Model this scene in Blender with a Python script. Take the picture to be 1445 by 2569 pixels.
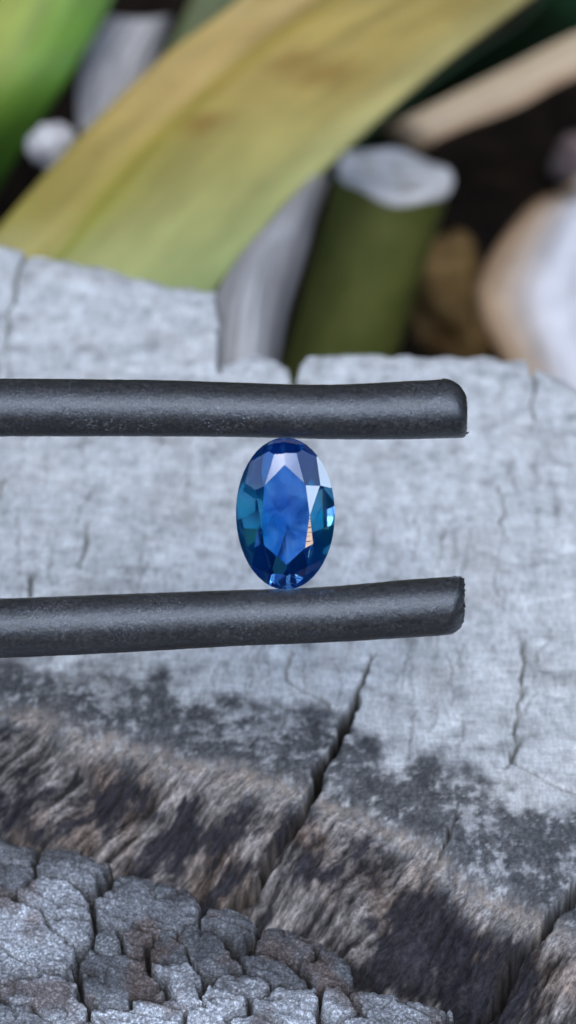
import bpy, bmesh, math, random
import numpy as np
from mathutils import Vector, Matrix, Quaternion
R = math.radians
random.seed(5); rng = np.random.default_rng(5)
for o in list(bpy.data.objects): bpy.data.objects.remove(o)
sc = bpy.context.scene
col = sc.collection
# unit: 1 = 1 cm
sc.unit_settings.scale_length = 0.01

# ------------------------------------------------------------------ camera
PITCH = R(38); TH = 0.235
CAM = Vector((0, -12, 9.2))
FWD = Vector((0, math.cos(PITCH), -math.sin(PITCH)))
RGT = Vector((1, 0, 0)); UP = Vector((0, math.sin(PITCH), math.cos(PITCH)))
cd = bpy.data.cameras.new('camera'); cam = bpy.data.objects.new('camera', cd); col.objects.link(cam)
cam.location = CAM; cam.rotation_euler = (R(90) - PITCH, 0, 0)
cd.sensor_fit = 'VERTICAL'; cd.sensor_height = 24; cd.lens = 24 / (2 * TH)
cd.clip_start = 0.1; cd.clip_end = 5000
cd.dof.use_dof = True; cd.dof.focus_distance = 11.85
cd.dof.aperture_fstop = 0.001 * cd.lens / 0.165
sc.camera = cam

def ray(px, py):
    return FWD + RGT * ((px - 722.5) / 1284.5 * TH) + UP * ((1284.5 - py) / 1284.5 * TH)
def bt(t): return 17.5 + (t - 17.5) * 1.9      # distance of the garden things behind the stump
def at(px, py, t): return CAM + ray(px, py) * t
def onz(px, py, z=0.0):
    d = ray(px, py); return CAM + d * ((z - CAM.z) / d.z)

# ------------------------------------------------------------------ world, sun, exposure
SUN_EL, SUN_AZ = R(56), R(181)      # azimuth clockwise from +Y: behind the camera, to the right
w = bpy.data.worlds.new('World'); sc.world = w; w.use_nodes = True
nt = w.node_tree; bg = nt.nodes['Background']
sky = nt.nodes.new('ShaderNodeTexSky'); sky.sky_type = 'NISHITA'; sky.sun_disc = False
sky.sun_elevation = SUN_EL; sky.sun_rotation = SUN_AZ; sky.air_density = 1.0; sky.dust_density = 1.0; sky.ozone_density = 2.5
nt.links.new(sky.outputs[0], bg.inputs[0]); bg.inputs[1].default_value = 0.15
sd = bpy.data.lights.new('sun', 'SUN'); sun = bpy.data.objects.new('sun', sd); col.objects.link(sun)
sd.energy = 0.5; sd.angle = R(44); sd.color = (1.0, 0.97, 0.94)
sdir = Vector((math.sin(SUN_AZ) * math.cos(SUN_EL), math.cos(SUN_AZ) * math.cos(SUN_EL), math.sin(SUN_EL)))
sun.rotation_euler = sdir.to_track_quat('Z', 'Y').to_euler(); sun.location = sdir * 60
sc.view_settings.view_transform = 'Standard'; sc.view_settings.look = 'None'
sc.view_settings.exposure = 1.43; sc.view_settings.gamma = 1

# ------------------------------------------------------------------ noise in numpy
def _h(ix, iy, s):
    h = (ix * 374761393 + iy * 668265263 + s * 2147483647 + 1013904223) & 0xFFFFFFFF
    h = ((h ^ (h >> 13)) * 1274126177) & 0xFFFFFFFF
    return (h ^ (h >> 16)) & 0xFFFFFFFF
def noise(x, y, s=0):
    xi = np.floor(x).astype(np.int64); yi = np.floor(y).astype(np.int64)
    fx = x - xi; fy = y - yi
    def g(dx, dy):
        a = _h(xi + dx, yi + dy, s) * (2 * math.pi / 4294967296.0)
        return np.cos(a) * (fx - dx) + np.sin(a) * (fy - dy)
    u = fx * fx * fx * (fx * (fx * 6 - 15) + 10); v = fy * fy * fy * (fy * (fy * 6 - 15) + 10)
    n0 = g(0, 0) * (1 - u) + g(1, 0) * u; n1 = g(0, 1) * (1 - u) + g(1, 1) * u
    return (n0 * (1 - v) + n1 * v) * 1.5
def fbm(x, y, s=0, o=4, k=0.5):
    r = 0; a = 1.0; t = 0
    for i in range(o):
        r = r + a * noise(x * 2 ** i + 17.3 * i, y * 2 ** i - 9.1 * i, s + i * 7); t += a; a *= k
    return r / t
def sst(a, b, x):
    t = np.clip((x - a) / (b - a), 0, 1); return t * t * (3 - 2 * t)
def mixc(A, B, m): return A * (1 - m[..., None]) + np.asarray(B, float) * m[..., None]

# ------------------------------------------------------------------ helpers
def tag(o, label=None, cat=None, group=None, kind=None):
    if label: o['label'] = label
    if cat: o['category'] = cat
    if group: o['group'] = group
    if kind: o['kind'] = kind
    return o
def empty(name, loc, label=None, cat=None, **k):
    o = bpy.data.objects.new(name, None); col.objects.link(o); o.location = loc
    o.empty_display_size = 0.2
    return tag(o, label, cat, **k)
def mesh_obj(name, verts, faces, mat, parent=None, smooth=True, attrs=None):
    me = bpy.data.meshes.new(name)
    me.from_pydata([tuple(v) for v in verts] if not isinstance(verts, np.ndarray) else verts.tolist(), [], faces)
    if smooth: me.polygons.foreach_set('use_smooth', [True] * len(me.polygons))
    if attrs:
        for an, av in attrs.items():
            c = me.color_attributes.new(an, 'FLOAT_COLOR', 'POINT')
            c.data.foreach_set('color', np.asarray(av, dtype=np.float32).ravel())
    me.materials.append(mat); me.update()
    o = bpy.data.objects.new(name, me); col.objects.link(o)
    if parent:
        o.parent = parent; o.matrix_parent_inverse = Matrix.Translation(-Vector(parent.location)) if parent.type == 'EMPTY' and parent.rotation_euler[:] == (0, 0, 0) else Matrix()
    return o
def grid_mesh(name, P, quads, mat, parent=None, C=None, F=None):
    """P (N,3) verts, quads (M,4) ints, C (N,4) albedo"""
    used = np.unique(quads); rm = -np.ones(len(P), np.int64); rm[used] = np.arange(len(used))
    P = P[used]; q = rm[quads]
    me = bpy.data.meshes.new(name)
    me.vertices.add(len(P)); me.vertices.foreach_set('co', P.astype(np.float32).ravel())
    n = len(q); me.loops.add(n * 4); me.loops.foreach_set('vertex_index', q.astype(np.int32).ravel())
    me.polygons.add(n); me.polygons.foreach_set('loop_start', np.arange(n, dtype=np.int32) * 4)
    me.polygons.foreach_set('use_smooth', np.ones(n, bool))
    me.update(calc_edges=True)
    if C is not None:
        c = me.color_attributes.new('grain_colour', 'FLOAT_COLOR', 'POINT')
        c.data.foreach_set('color', C[used].astype(np.float32).ravel())
    if F is not None:
        c = me.color_attributes.new('fibre_coordinate', 'FLOAT_COLOR', 'POINT')
        c.data.foreach_set('color', F[used].astype(np.float32).ravel())
    me.materials.append(mat)
    o = bpy.data.objects.new(name, me); col.objects.link(o)
    if parent: o.parent = parent; o.matrix_parent_inverse = Matrix.Translation(-Vector(parent.location))
    return o

class NB:
    """little node builder"""
    def __init__(s, name):
        s.m = bpy.data.materials.new(name); s.m.use_nodes = True; s.t = s.m.node_tree; s.b = s.t.nodes['Principled BSDF']
    def n(s, ty, **kw):
        x = s.t.nodes.new('ShaderNode' + ty)
        for k, v in kw.items(): setattr(x, k, v)
        return x
    def l(s, a, b): s.t.links.new(a, b)
    def coord(s, scale=(1, 1, 1), rot=(0, 0, 0)):
        c = s.n('TexCoord'); m = s.n('Mapping'); m.inputs['Scale'].default_value = scale; m.inputs['Rotation'].default_value = rot
        s.l(c.outputs['Object'], m.inputs[0]); return m.outputs[0]
    def noise(s, vec, scale, detail=6, rough=0.6, dist=0.0):
        x = s.n('TexNoise'); x.inputs['Scale'].default_value = scale; x.inputs['Detail'].default_value = detail
        x.inputs['Roughness'].default_value = rough; x.inputs['Distortion'].default_value = dist
        s.l(vec, x.inputs['Vector']); return x.outputs['Fac']
    def ramp(s, fac, stops):
        r = s.n('ValToRGB'); e = r.color_ramp.elements
        while len(e) < len(stops): e.new(0.5)
        for i, (p, c) in enumerate(stops):
            e[i].position = p; e[i].color = (c if len(c) == 4 else (*c, 1)) if not isinstance(c, (int, float)) else (c, c, c, 1)
        s.l(fac, r.inputs[0]); return r.outputs[0]
    def mix(s, a, b, f, mode='MIX'):
        x = s.n('Mix', data_type='RGBA', blend_type=mode)
        for sock, v in ((x.inputs[6], a), (x.inputs[7], b), (x.inputs[0], f)):
            if hasattr(v, 'links'): s.l(v, sock)
            else: sock.default_value = v if isinstance(v, (int, float)) else ((*v, 1) if len(v) == 3 else v)
        return x.outputs[2]
    def attr(s, name, out='Color'):
        a = s.n('Attribute'); a.attribute_name = name; return a.outputs[out]
    def bump(s, h, strength=0.5, dist=0.01):
        b = s.n('Bump'); b.inputs['Strength'].default_value = strength; b.inputs['Distance'].default_value = dist
        s.l(h, b.inputs['Height']); s.l(b.outputs[0], s.b.inputs['Normal'])
    def set(s, **k):
        for a, v in k.items(): s.b.inputs[a.replace('_', ' ')].default_value = v

# ------------------------------------------------------------------ materials
def wood_mat(name, sc_=60, contrast=(0.72, 1.25), bump=0.5, rough=0.85, spec=0.25):
    m = NB(name); v = m.coord()
    base = m.attr('grain_colour')
    f = m.noise(v, sc_, 5, 0.7)
    k = m.ramp(f, [(0.3, contrast[0]), (0.7, contrast[1])])
    m.l(m.mix(base, k, 1.0, 'MULTIPLY'), m.b.inputs['Base Color'])
    m.bump(f, bump, 0.012); m.set(Roughness=rough, Specular_IOR_Level=spec)
    return m.m
def fine_wood(name, sc1, sc2, c1, c2, bump, attr=None):
    m = NB(name); v = m.attr(attr) if attr else m.coord()
    def sn(scl, det=4):
        mp = m.n('Mapping'); mp.inputs['Scale'].default_value = scl; m.l(v, mp.inputs[0]); return m.noise(mp.outputs[0], 1, det, 0.65)
    a, b = sn(sc1), sn(sc2); g = m.noise(m.coord(), 70, 3, 0.7)
    c = m.mix(m.attr('grain_colour'), m.ramp(a, [(0.32, c1[0]), (0.68, c1[1])]), 1.0, 'MULTIPLY')
    c = m.mix(c, m.ramp(b, [(0.32, c2[0]), (0.68, c2[1])]), 1.0, 'MULTIPLY')
    c = m.mix(c, m.ramp(g, [(0.35, 0.82), (0.65, 1.18)]), 1.0, 'MULTIPLY')
    m.l(c, m.b.inputs['Base Color']); m.bump(m.mix(a, b, 0.5), bump, 0.02); m.set(Roughness=0.85, Specular_IOR_Level=0.25); return m.m
M_CUT = fine_wood('weathered_end_grain', (70, 12, 10), (9, 60, 10), (0.80, 1.16), (0.84, 1.12), 0.5)
M_SIDE = fine_wood('split_wood_fibres', (34, 7, 0), (70, 30, 0), (0.45, 1.55), (0.5, 1.55), 0.9, 'fibre_coordinate')
def bark_mat():
    m = NB('granular_bark'); v = m.coord()
    base = m.attr('grain_colour')
    f1 = m.noise(v, 58, 6, 0.8); f2 = m.noise(v, 9, 4, 0.6)
    k = m.ramp(f1, [(0.34, 0.3), (0.48, 0.75), (0.58, 1.6), (0.68, 3.4)])
    k2 = m.ramp(f2, [(0.3, 0.7), (0.7, 1.25)])
    c = m.mix(base, k, 1.0, 'MULTIPLY'); c = m.mix(c, k2, 1.0, 'MULTIPLY')
    m.l(c, m.b.inputs['Base Color']); m.bump(f1, 0.9, 0.02); m.set(Roughness=0.65, Specular_IOR_Level=0.5)
    return m.m
M_BARK = bark_mat()

# ------------------------------------------------------------------ ground
def ground():
    m = NB('dark_soil'); v = m.coord()
    f = m.noise(v, 1.2, 8, 0.7); m.l(m.ramp(f, [(0.35, (0.006, 0.005, 0.004)), (0.6, (0.02, 0.014, 0.01)), (0.75, (0.06, 0.045, 0.03))]), m.b.inputs['Base Color'])
    m.bump(f, 1.0, 0.4); m.set(Roughness=0.95, Specular_IOR_Level=0.1)
    xs = np.concatenate([-np.geomspace(3000, 42, 14), np.linspace(-40, 40, 81), np.geomspace(42, 3000, 14)])
    X, Y = np.meshgrid(xs, xs, indexing='xy')
    Z = -9 + 0.7 * fbm(X * 0.2, Y * 0.2, 3, 4) * (np.hypot(X, Y) < 60)
    n = len(xs); idx = np.arange(n * n).reshape(n, n)
    q = np.stack([idx[:-1, :-1], idx[:-1, 1:], idx[1:, 1:], idx[1:, :-1]], -1).reshape(-1, 4)
    o = grid_mesh('ground', np.stack([X.ravel(), Y.ravel(), Z.ravel()], 1), q, m.m)
    tag(o, kind='structure')
ground()

# ------------------------------------------------------------------ stump
def seg_dist(X, Y, pts, wid):
    """distance to polyline divided by local half width; pts world xy; returns d/w, d"""
    best = np.full(X.shape, 1e9); bd = np.full(X.shape, 1e9)
    for i in range(len(pts) - 1):
        (ax, ay), (bx, by) = pts[i], pts[i + 1]; dx, dy = bx - ax, by - ay
        L = dx * dx + dy * dy + 1e-12
        t = np.clip(((X - ax) * dx + (Y - ay) * dy) / L, 0, 1)
        d = np.hypot(X - ax - t * dx, Y - ay - t * dy); ww = wid[i] * (1 - t) + wid[i + 1] * t
        r = d / ww; m = r < best; best = np.where(m, r, best); bd = np.minimum(bd, d)
    return best, bd
def wxy(pts, z=0.0): return [tuple(onz(a, b, z)[:2]) for a, b in pts]
def curve(pts, z=0.0):
    p = wxy(pts, z); xs = np.array([a for a, b in p]); ys = np.array([b for a, b in p])
    return lambda X: np.interp(X, xs, ys)

stump = empty('tree_stump', (0, 0, -9), 'weathered grey tree stump with cracked pale cut face and dark granular bark along its front', 'stump')

BACK = curve([(-1500, 330), (-500, 505), (0, 605), (55, 618), (64, 634), (80, 628), (230, 655), (400, 702), (540, 722), (547, 728), (549, 905), (590, 893), (610, 880), (690, 886),
              (728, 915), (735, 965), (742, 915), (775, 884), (900, 876), (1100, 880), (1240, 884), (1320, 896), (1336, 922), (1350, 916), (1445, 955), (2300, 1130)])
RIM = curve([(-900, 1560), (0, 1752), (350, 1850), (600, 1908), (760, 1950), (900, 2010), (1100, 2120), (1180, 2190), (1300, 2245), (1445, 2305), (2300, 2620)])
STAIN = curve([(-500, 1560), (0, 1655), (300, 1668), (430, 1690), (600, 1735), (760, 1765), (860, 1800), (960, 1850), (1150, 1905), (1230, 1955), (1350, 1985), (1445, 2010), (2000, 2200)])

def falloff(X, s):
    s_ = np.maximum(s + 0.12, 0)
    hol = np.exp(-(((X - 0.98) / 0.42) ** 2) - (((s - 0.45) / 0.33) ** 2))
    f = -1.15 * (np.sqrt(s_ * s_ + 0.45 ** 2) - 0.45) - 0.5 * np.maximum(s - 0.5, 0)
    return f - 0.22 * hol - 0.12 * np.exp(-(((X + 1.0) / 0.55) ** 2) - (((s - 0.35) / 0.22) ** 2)), hol
def hit(px, py):
    d = ray(px, py); t = 9.0
    while t < 30:
        p = CAM + d * t
        if p.z < float(falloff(p.x, RIM(p.x) - p.y)[0]): return (p.x, p.y)
        t += 0.01
def build_wood():
    st = 0.0115
    xs = np.concatenate([np.linspace(-7, -2.75, 60)[:-1], np.arange(-2.75, 2.75, st), np.linspace(2.75, 7, 60)])
    ys = np.concatenate([np.linspace(-8.2, -5.2, 40)[:-1], np.arange(-5.2, 4.1, st), np.linspace(4.1, 6, 30)])
    X, Y = np.meshgrid(xs, ys, indexing='xy')
    Xw = X + 0.03 * noise(X * 5, Y * 5, 91) + 0.012 * noise(X * 19, Y * 19, 92)
    Yw = Y + 0.03 * noise(X * 5, Y * 5, 93) + 0.012 * noise(X * 19, Y * 19, 94)
    s = RIM(Xw) - Yw                      # distance in front of the rim
    s = s + 0.07 * noise(X * 2.3, Y * 2.3, 12)
    # fibre coordinate of the side wood: constant along a fibre
    fu = X + (0.80 - 0.10 * X) * np.maximum(s, 0)
    fs = RIM(X) - Y; fu = X + (0.80 - 0.10 * X) * np.maximum(fs, 0) + 0.015 * noise(X * 3, Y * 3, 95)
    fib = fbm(fu * 7, fs * 1.6, 21, 5, 0.7); fib2 = fbm(fu * 24, fs * 5.0, 22, 4, 0.75)
    side = sst(-0.02, 0.22, s)
    h = 0.02 * fbm(X * 1.1, Y * 1.1, 31, 3) + 0.006 * fbm(X * 7, Y * 7, 32, 4)
    # left block a little raised at the back, slope falling to the back right
    # rings: shallow ridges following the rim
    ringc = s * 6.5 + 0.8 * noise(X * 0.8, Y * 0.8, 41)
    ring = np.sin(ringc * 2 * math.pi) * 0.5 + 0.5
    h = h + 0.002 * (ring - 0.5) * (1 - side)
    # rim rolls over and falls away, hollow on the right
    fall, hol = falloff(X, s)
    h = h + np.maximum(fall, -3.2)
    h = h + side * (0.050 * fib + 0.020 * fib2 + 0.010 * fbm(X * 24, Y * 24, 87, 3, 0.7))
    h = h + 0.012 * fbm(X * 13, Y * 11, 72, 4, 0.65) * sst(-0.2, 0.3, STAIN(X) - Y)
    # block sub-structure
    h = h - 0.05 * sst(-0.8, 0, -np.abs(s)) * (1 - side) * (0.5 + noise(X * 1.7, Y * 1.7, 44))
    # cracks
    crk = np.zeros_like(X)
    def crack(pts, wid, depth, z=0.0):
        nonlocal h, crk
        p = [hit(*a) for a in pts]; wv = [a * 0.0026 for a in wid]
        r, _ = seg_dist(Xw, Yw, p, wv)
        pr = 1 - sst(0.45, 1.25, r); h = h - depth * pr; crk = np.maximum(crk, (1 - sst(0.8, 1.5, r)) * (1.0 if depth > 0.3 else 0.45))
    crack([(932, 1636), (915, 1700), (885, 1770), (868, 1835)], [2.5, 5, 9, 12], 0.35)
    crack([(868, 1835), (825, 1900), (795, 1960)], [10, 12, 13], 0.32)
    zz = -0.25
    crack([(795, 1958), (757, 2040), (715, 2110), (660, 2200), (590, 2285), (480, 2400)], [11, 11, 10, 10, 9, 8], 0.24, zz)
    crack([(1460, 2185), (1428, 2262), (1372, 2330), (1300, 2405), (1255, 2500), (1205, 2590)], [7, 11, 12, 12, 12, 11], 0.28, -0.25)
    crack([(1311, 1600), (1306, 1740), (1298, 1800), (1288, 1865), (1286, 1915), (1262, 1928)], [3, 4, 3.5, 4.5, 5, 3], 0.10)
    crack([(1286, 1915), (1340, 1945), (1400, 1975), (1500, 2010)], [4, 3, 3, 2], 0.05)
    crack([(222, 1305), (212, 1370), (198, 1425)], [4, 5, 3], 0.08)
    crack([(98, 1428), (82, 1458), (72, 1500)], [4, 6, 4], 0.10)
    crack([(735, 1630), (715, 1690), (725, 1712), (800, 1745), (850, 1785)], [4, 4, 3, 4, 3], 0.06)
    crack([(20, 1200), (-30, 1290)], [4, 3], .06)
    crack([(1252, 1215), (1262, 1290), (1258, 1340)], [3, 4, 3], 0.05)
    crack([(1120, 1320), (1108, 1380), (1096, 1430)], [3, 3, 2], 0.03)
    crack([(548, 722), (552, 800), (548, 870), (560, 935)], [6, 6, 6, 4], 0.5)
    crack([(738, 890), (737, 930), (742, 975)], [14, 11, 3], 0.6)
    crack([(62, 628), (40, 700), (22, 800), (5, 900)], [8, 5, 4, 3], 0.12)
    crack([(1333, 905), (1340, 980), (1330, 1080)], [9, 4, 2], 0.12)
    crack([(1150, 2040), (1120, 2090), (1105, 2150)], [3, 5, 4], 0.08)
    rg = np.random.default_rng(8)
    for i in range(16):                        # fine checks, mostly along the rays
        x0 = rg.uniform(0, 1445); y0 = rg.uniform(720, 1900); L = rg.uniform(25, 90); tl = rg.normal(-0.12, 0.25)
        if rg.random() < 0.25: pts = [(x0, y0), (x0 + L, y0 + L * 0.12 + rg.normal(0, 4))]
        else: pts = [(x0, y0), (x0 + tl * L * 0.5 + rg.normal(0, 4), y0 + L * 0.5), (x0 + tl * L, y0 + L)]
        q = wxy(pts)
        if any(b > BACK(a) - 0.1 or b < RIM(a) + 0.1 for a, b in q): continue
        crack(pts, [rg.uniform(1.2, 2.2)] * len(pts), 0.025)
    ln = (1 - sst(0.01, 0.05, np.abs(noise(fu * 6.5, s * 0.7, 601)))) * sst(0.0, 0.4, noise(fu * 2.2, s * 1.5, 602) + 0.1) * sst(0.05, 0.2, s)
    h = h - 0.035 * ln; crk = np.maximum(crk, 0.8 * ln)
    for i in range(60):                        # hairline rays
        x0 = rg.uniform(0, 1445); y0 = rg.uniform(760, 1850); L = rg.uniform(60, 170); tl = rg.normal(-0.10, 0.10)
        pts = [(x0, y0), (x0 + tl * L * 0.5 + rg.normal(0, 5), y0 + L * 0.5), (x0 + tl * L, y0 + L)]
        q = wxy(pts)
        if any(b > BACK(a) - 0.1 or b < RIM(a) + 0.1 for a, b in q): continue
        r, _ = seg_dist(Xw, Yw, q, [0.006, 0.010, 0.004]); pr = 1 - sst(0.4, 1.4, r); h = h - 0.012 * pr; crk = np.maximum(crk, 0.38 * pr)
    # back edge
    e = Yw - BACK(X + 0.02 * noise(X * 3, Y * 3, 61))
    e = e + 0.03 * noise(X * 7, Y * 7, 62)
    h = h - 0.05 * sst(-0.15, 0.0, e) - 6.5 * sst(0.0, 0.5, e) * (e > 0)
    h = np.maximum(h, -8.9)
    # ---- albedo
    n1 = fbm(X * 1.4, Y * 1.4, 51, 4); n2 = fbm(X * 5, Y * 3.2, 52, 4); n3 = fbm(X * 34, Y * 8, 53, 3); n4 = fbm(X * 5, Y * 30, 54, 3)
    v = 0.66 + 0.08 * n1 + 0.10 * n2 + 0.14 * n3 + 0.10 * n4 - 0.02 * (ring ** 4) + 0.09 * noise(X * 3.4, Y * 7.5, 501) * (0.5 + noise(X * 7.5, Y * 2.6, 502)) * 2 + 0.10 * noise(X * 9.5, Y * 3.6, 503)
    v = v - 0.12 * sst(0.15, 0.5, fbm(X * 2.2 + 9, Y * 3.4, 57, 3)) - 0.10 * sst(0.2, 0.5, fbm(X * 9, Y * 22, 58, 3)) - 0.10 * sst(0.2, 0.5, fbm(X * 22, Y * 5, 59, 3))
    v = 0.63 + (v - 0.63) * 1.1 - 0.22 * sst(0.2, 0.55, fbm(X * 1.6 + 4, Y * 2.6, 58, 4, 0.6))
    v = np.clip(v, 0.08, 0.85)
    C = v[..., None] * np.array([0.925, 0.985, 0.985])
    C = mixc(C, (0.42, 0.40, 0.36), 0.25 * sst(0.05, 0.4, fbm(X * 1.9, Y * 1.9, 55, 3)))
    # dark stain on the top near the rim
    e1 = STAIN(X) - Y; e2 = s
    sn = fbm(X * 3.2, Y * 3.2, 71, 5, 0.6); sn2 = fbm(X * 13, Y * 11, 72, 4, 0.65)
    band = sst(-0.12, 0.22, e1 + 0.5 * sn)
    sn3 = fbm(X * 30, Y * 26, 73, 3, 0.7); patch = sst(-0.38, 0.30, sn * 0.8 + 0.9 * sn2 + 0.6 * sn3 + 0.22)
    stn = band * patch * (1 - sst(0.0, 0.40, e2 + 0.25 * sn + 0.25 * sn2))
    dk = np.clip(0.5 + 1.3 * sn3 + 0.9 * fbm(X * 7, Y * 7, 74, 4, 0.7), 0, 1)
    SC = mixc(np.ones_like(C) * np.array([0.016, 0.019, 0.024]), (0.12, 0.125, 0.13), dk ** 1.8)
    stn = np.clip(stn, 0, 1)[..., None] * 0.93; C = C * (1 - stn) + SC * stn; stn = stn[..., 0]
    soft = band * (1 - stn) * 0.45 * (1 - side)
    C = mixc(C, (0.22, 0.215, 0.22), soft)
    # side wood: fibres pale / brown / black
    F = np.zeros_like(C); fv = np.clip(0.42 + 0.9 * fib + 0.9 * fib2 + 0.5 * fbm(fu * 24, Y * 12, 87, 3, 0.7), 0, 1) ** 1.25
    F = mixc(np.ones_like(C) * np.array([0.018, 0.017, 0.017]), (0.42, 0.39, 0.365), fv)
    br = sst(-0.1, 0.35, fbm(X * 2.1, s * 2.5, 81, 3) + 0.2 * (1 - sst(0.0, 0.5, s)))
    F = mixc(F, (0.26, 0.15, 0.07), br * 0.55 * (fv > 0.0) * np.clip(fv, 0.3, 1))
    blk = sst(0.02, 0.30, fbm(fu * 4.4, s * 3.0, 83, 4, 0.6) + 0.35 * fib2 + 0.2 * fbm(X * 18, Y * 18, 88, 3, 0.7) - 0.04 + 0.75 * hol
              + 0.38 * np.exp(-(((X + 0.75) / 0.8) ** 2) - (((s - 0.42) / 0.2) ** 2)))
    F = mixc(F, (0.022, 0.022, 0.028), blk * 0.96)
    C = C * (1 - side[..., None]) + F * side[..., None]
    # bleached edge line at the rim
    ed = np.exp(-((s - 0.06) / 0.07) ** 2) * (0.4 + 1.1 * np.clip(fbm(X * 6, Y * 6, 85, 3) + 0.3, 0, 1))
    C = mixc(C, (0.36, 0.31, 0.26), np.clip(ed * (0.6 + 1.4 * fbm(X * 16, Y * 16, 86, 3, 0.7)), 0, 0.7))
    C = mixc(C, (0.022, 0.018, 0.014), crk * 0.93)
    back = sst(0.0, 0.1, e); C = mixc(C, (0.16, 0.15, 0.14), back)
    C4 = np.concatenate([np.clip(C, 0.004, 0.85), np.ones_like(C[..., :1])], -1).reshape(-1, 4)
    P = np.stack([X, Y, h], -1).reshape(-1, 3)
    ny, nx = X.shape; idx = np.arange(ny * nx).reshape(ny, nx)
    q = np.stack([idx[:-1, :-1], idx[:-1, 1:], idx[1:, 1:], idx[1:, :-1]], -1).reshape(-1, 4)
    # split: cut face / side wood
    sq = (s.reshape(-1)[q].mean(1) > 0.06)
    grid_mesh('cut_face', P, q[~sq], M_CUT, stump, C4)
    grid_mesh('side_wood', P, q[sq], M_SIDE, stump, C4, np.stack([fu, fs, 0 * fu, 0 * fu + 1], -1).reshape(-1, 4))
build_wood()

# ---- bark: plates divided by cracks, each plate a mesh of its own
PL = [[(40, 2118)], [(22, 2195)], [(140, 2150), (215, 2182)], [(110, 2240), (165, 2265)],
      [(320, 2225), (400, 2250), (300, 2275), (450, 2262), (390, 2300)], [(190, 2325)],
      [(30, 2290), (90, 2340), (50, 2400), (150, 2395)], [(40, 2480), (120, 2460), (150, 2520)], [(60, 2570), (20, 2540)],
      [(275, 2352)], [(345, 2362)], [(410, 2385)],
      [(250, 2420), (320, 2430), (280, 2490), (370, 2470)], [(430, 2445), (470, 2500), (400, 2540), (300, 2560)], [(235, 2600)],
      [(555, 2310), (610, 2325)], [(520, 2395), (560, 2410), (500, 2350)], [(680, 2350), (750, 2365)], [(830, 2405), (800, 2440)],
      [(610, 2455)], [(660, 2415), (720, 2440)], [(560, 2520), (520, 2560)], [(760, 2495), (690, 2520)], [(640, 2575)], [(850, 2520)],
      [(960, 2525), (1040, 2560), (930, 2580)], [(1150, 2620)],
      [(-120, 2150)], [(-150, 2300)], [(-120, 2450)], [(-150, 2600)], [(80, 2660)], [(330, 2660), (400, 2640)], [(540, 2660)], [(760, 2620)], [(900, 2690)], [(1080, 2700)], [(-60, 2760)], [(250, 2790)], [(560, 2800)], [(850, 2830)], [(1250, 2760)]]
ZB = -0.30
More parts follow.
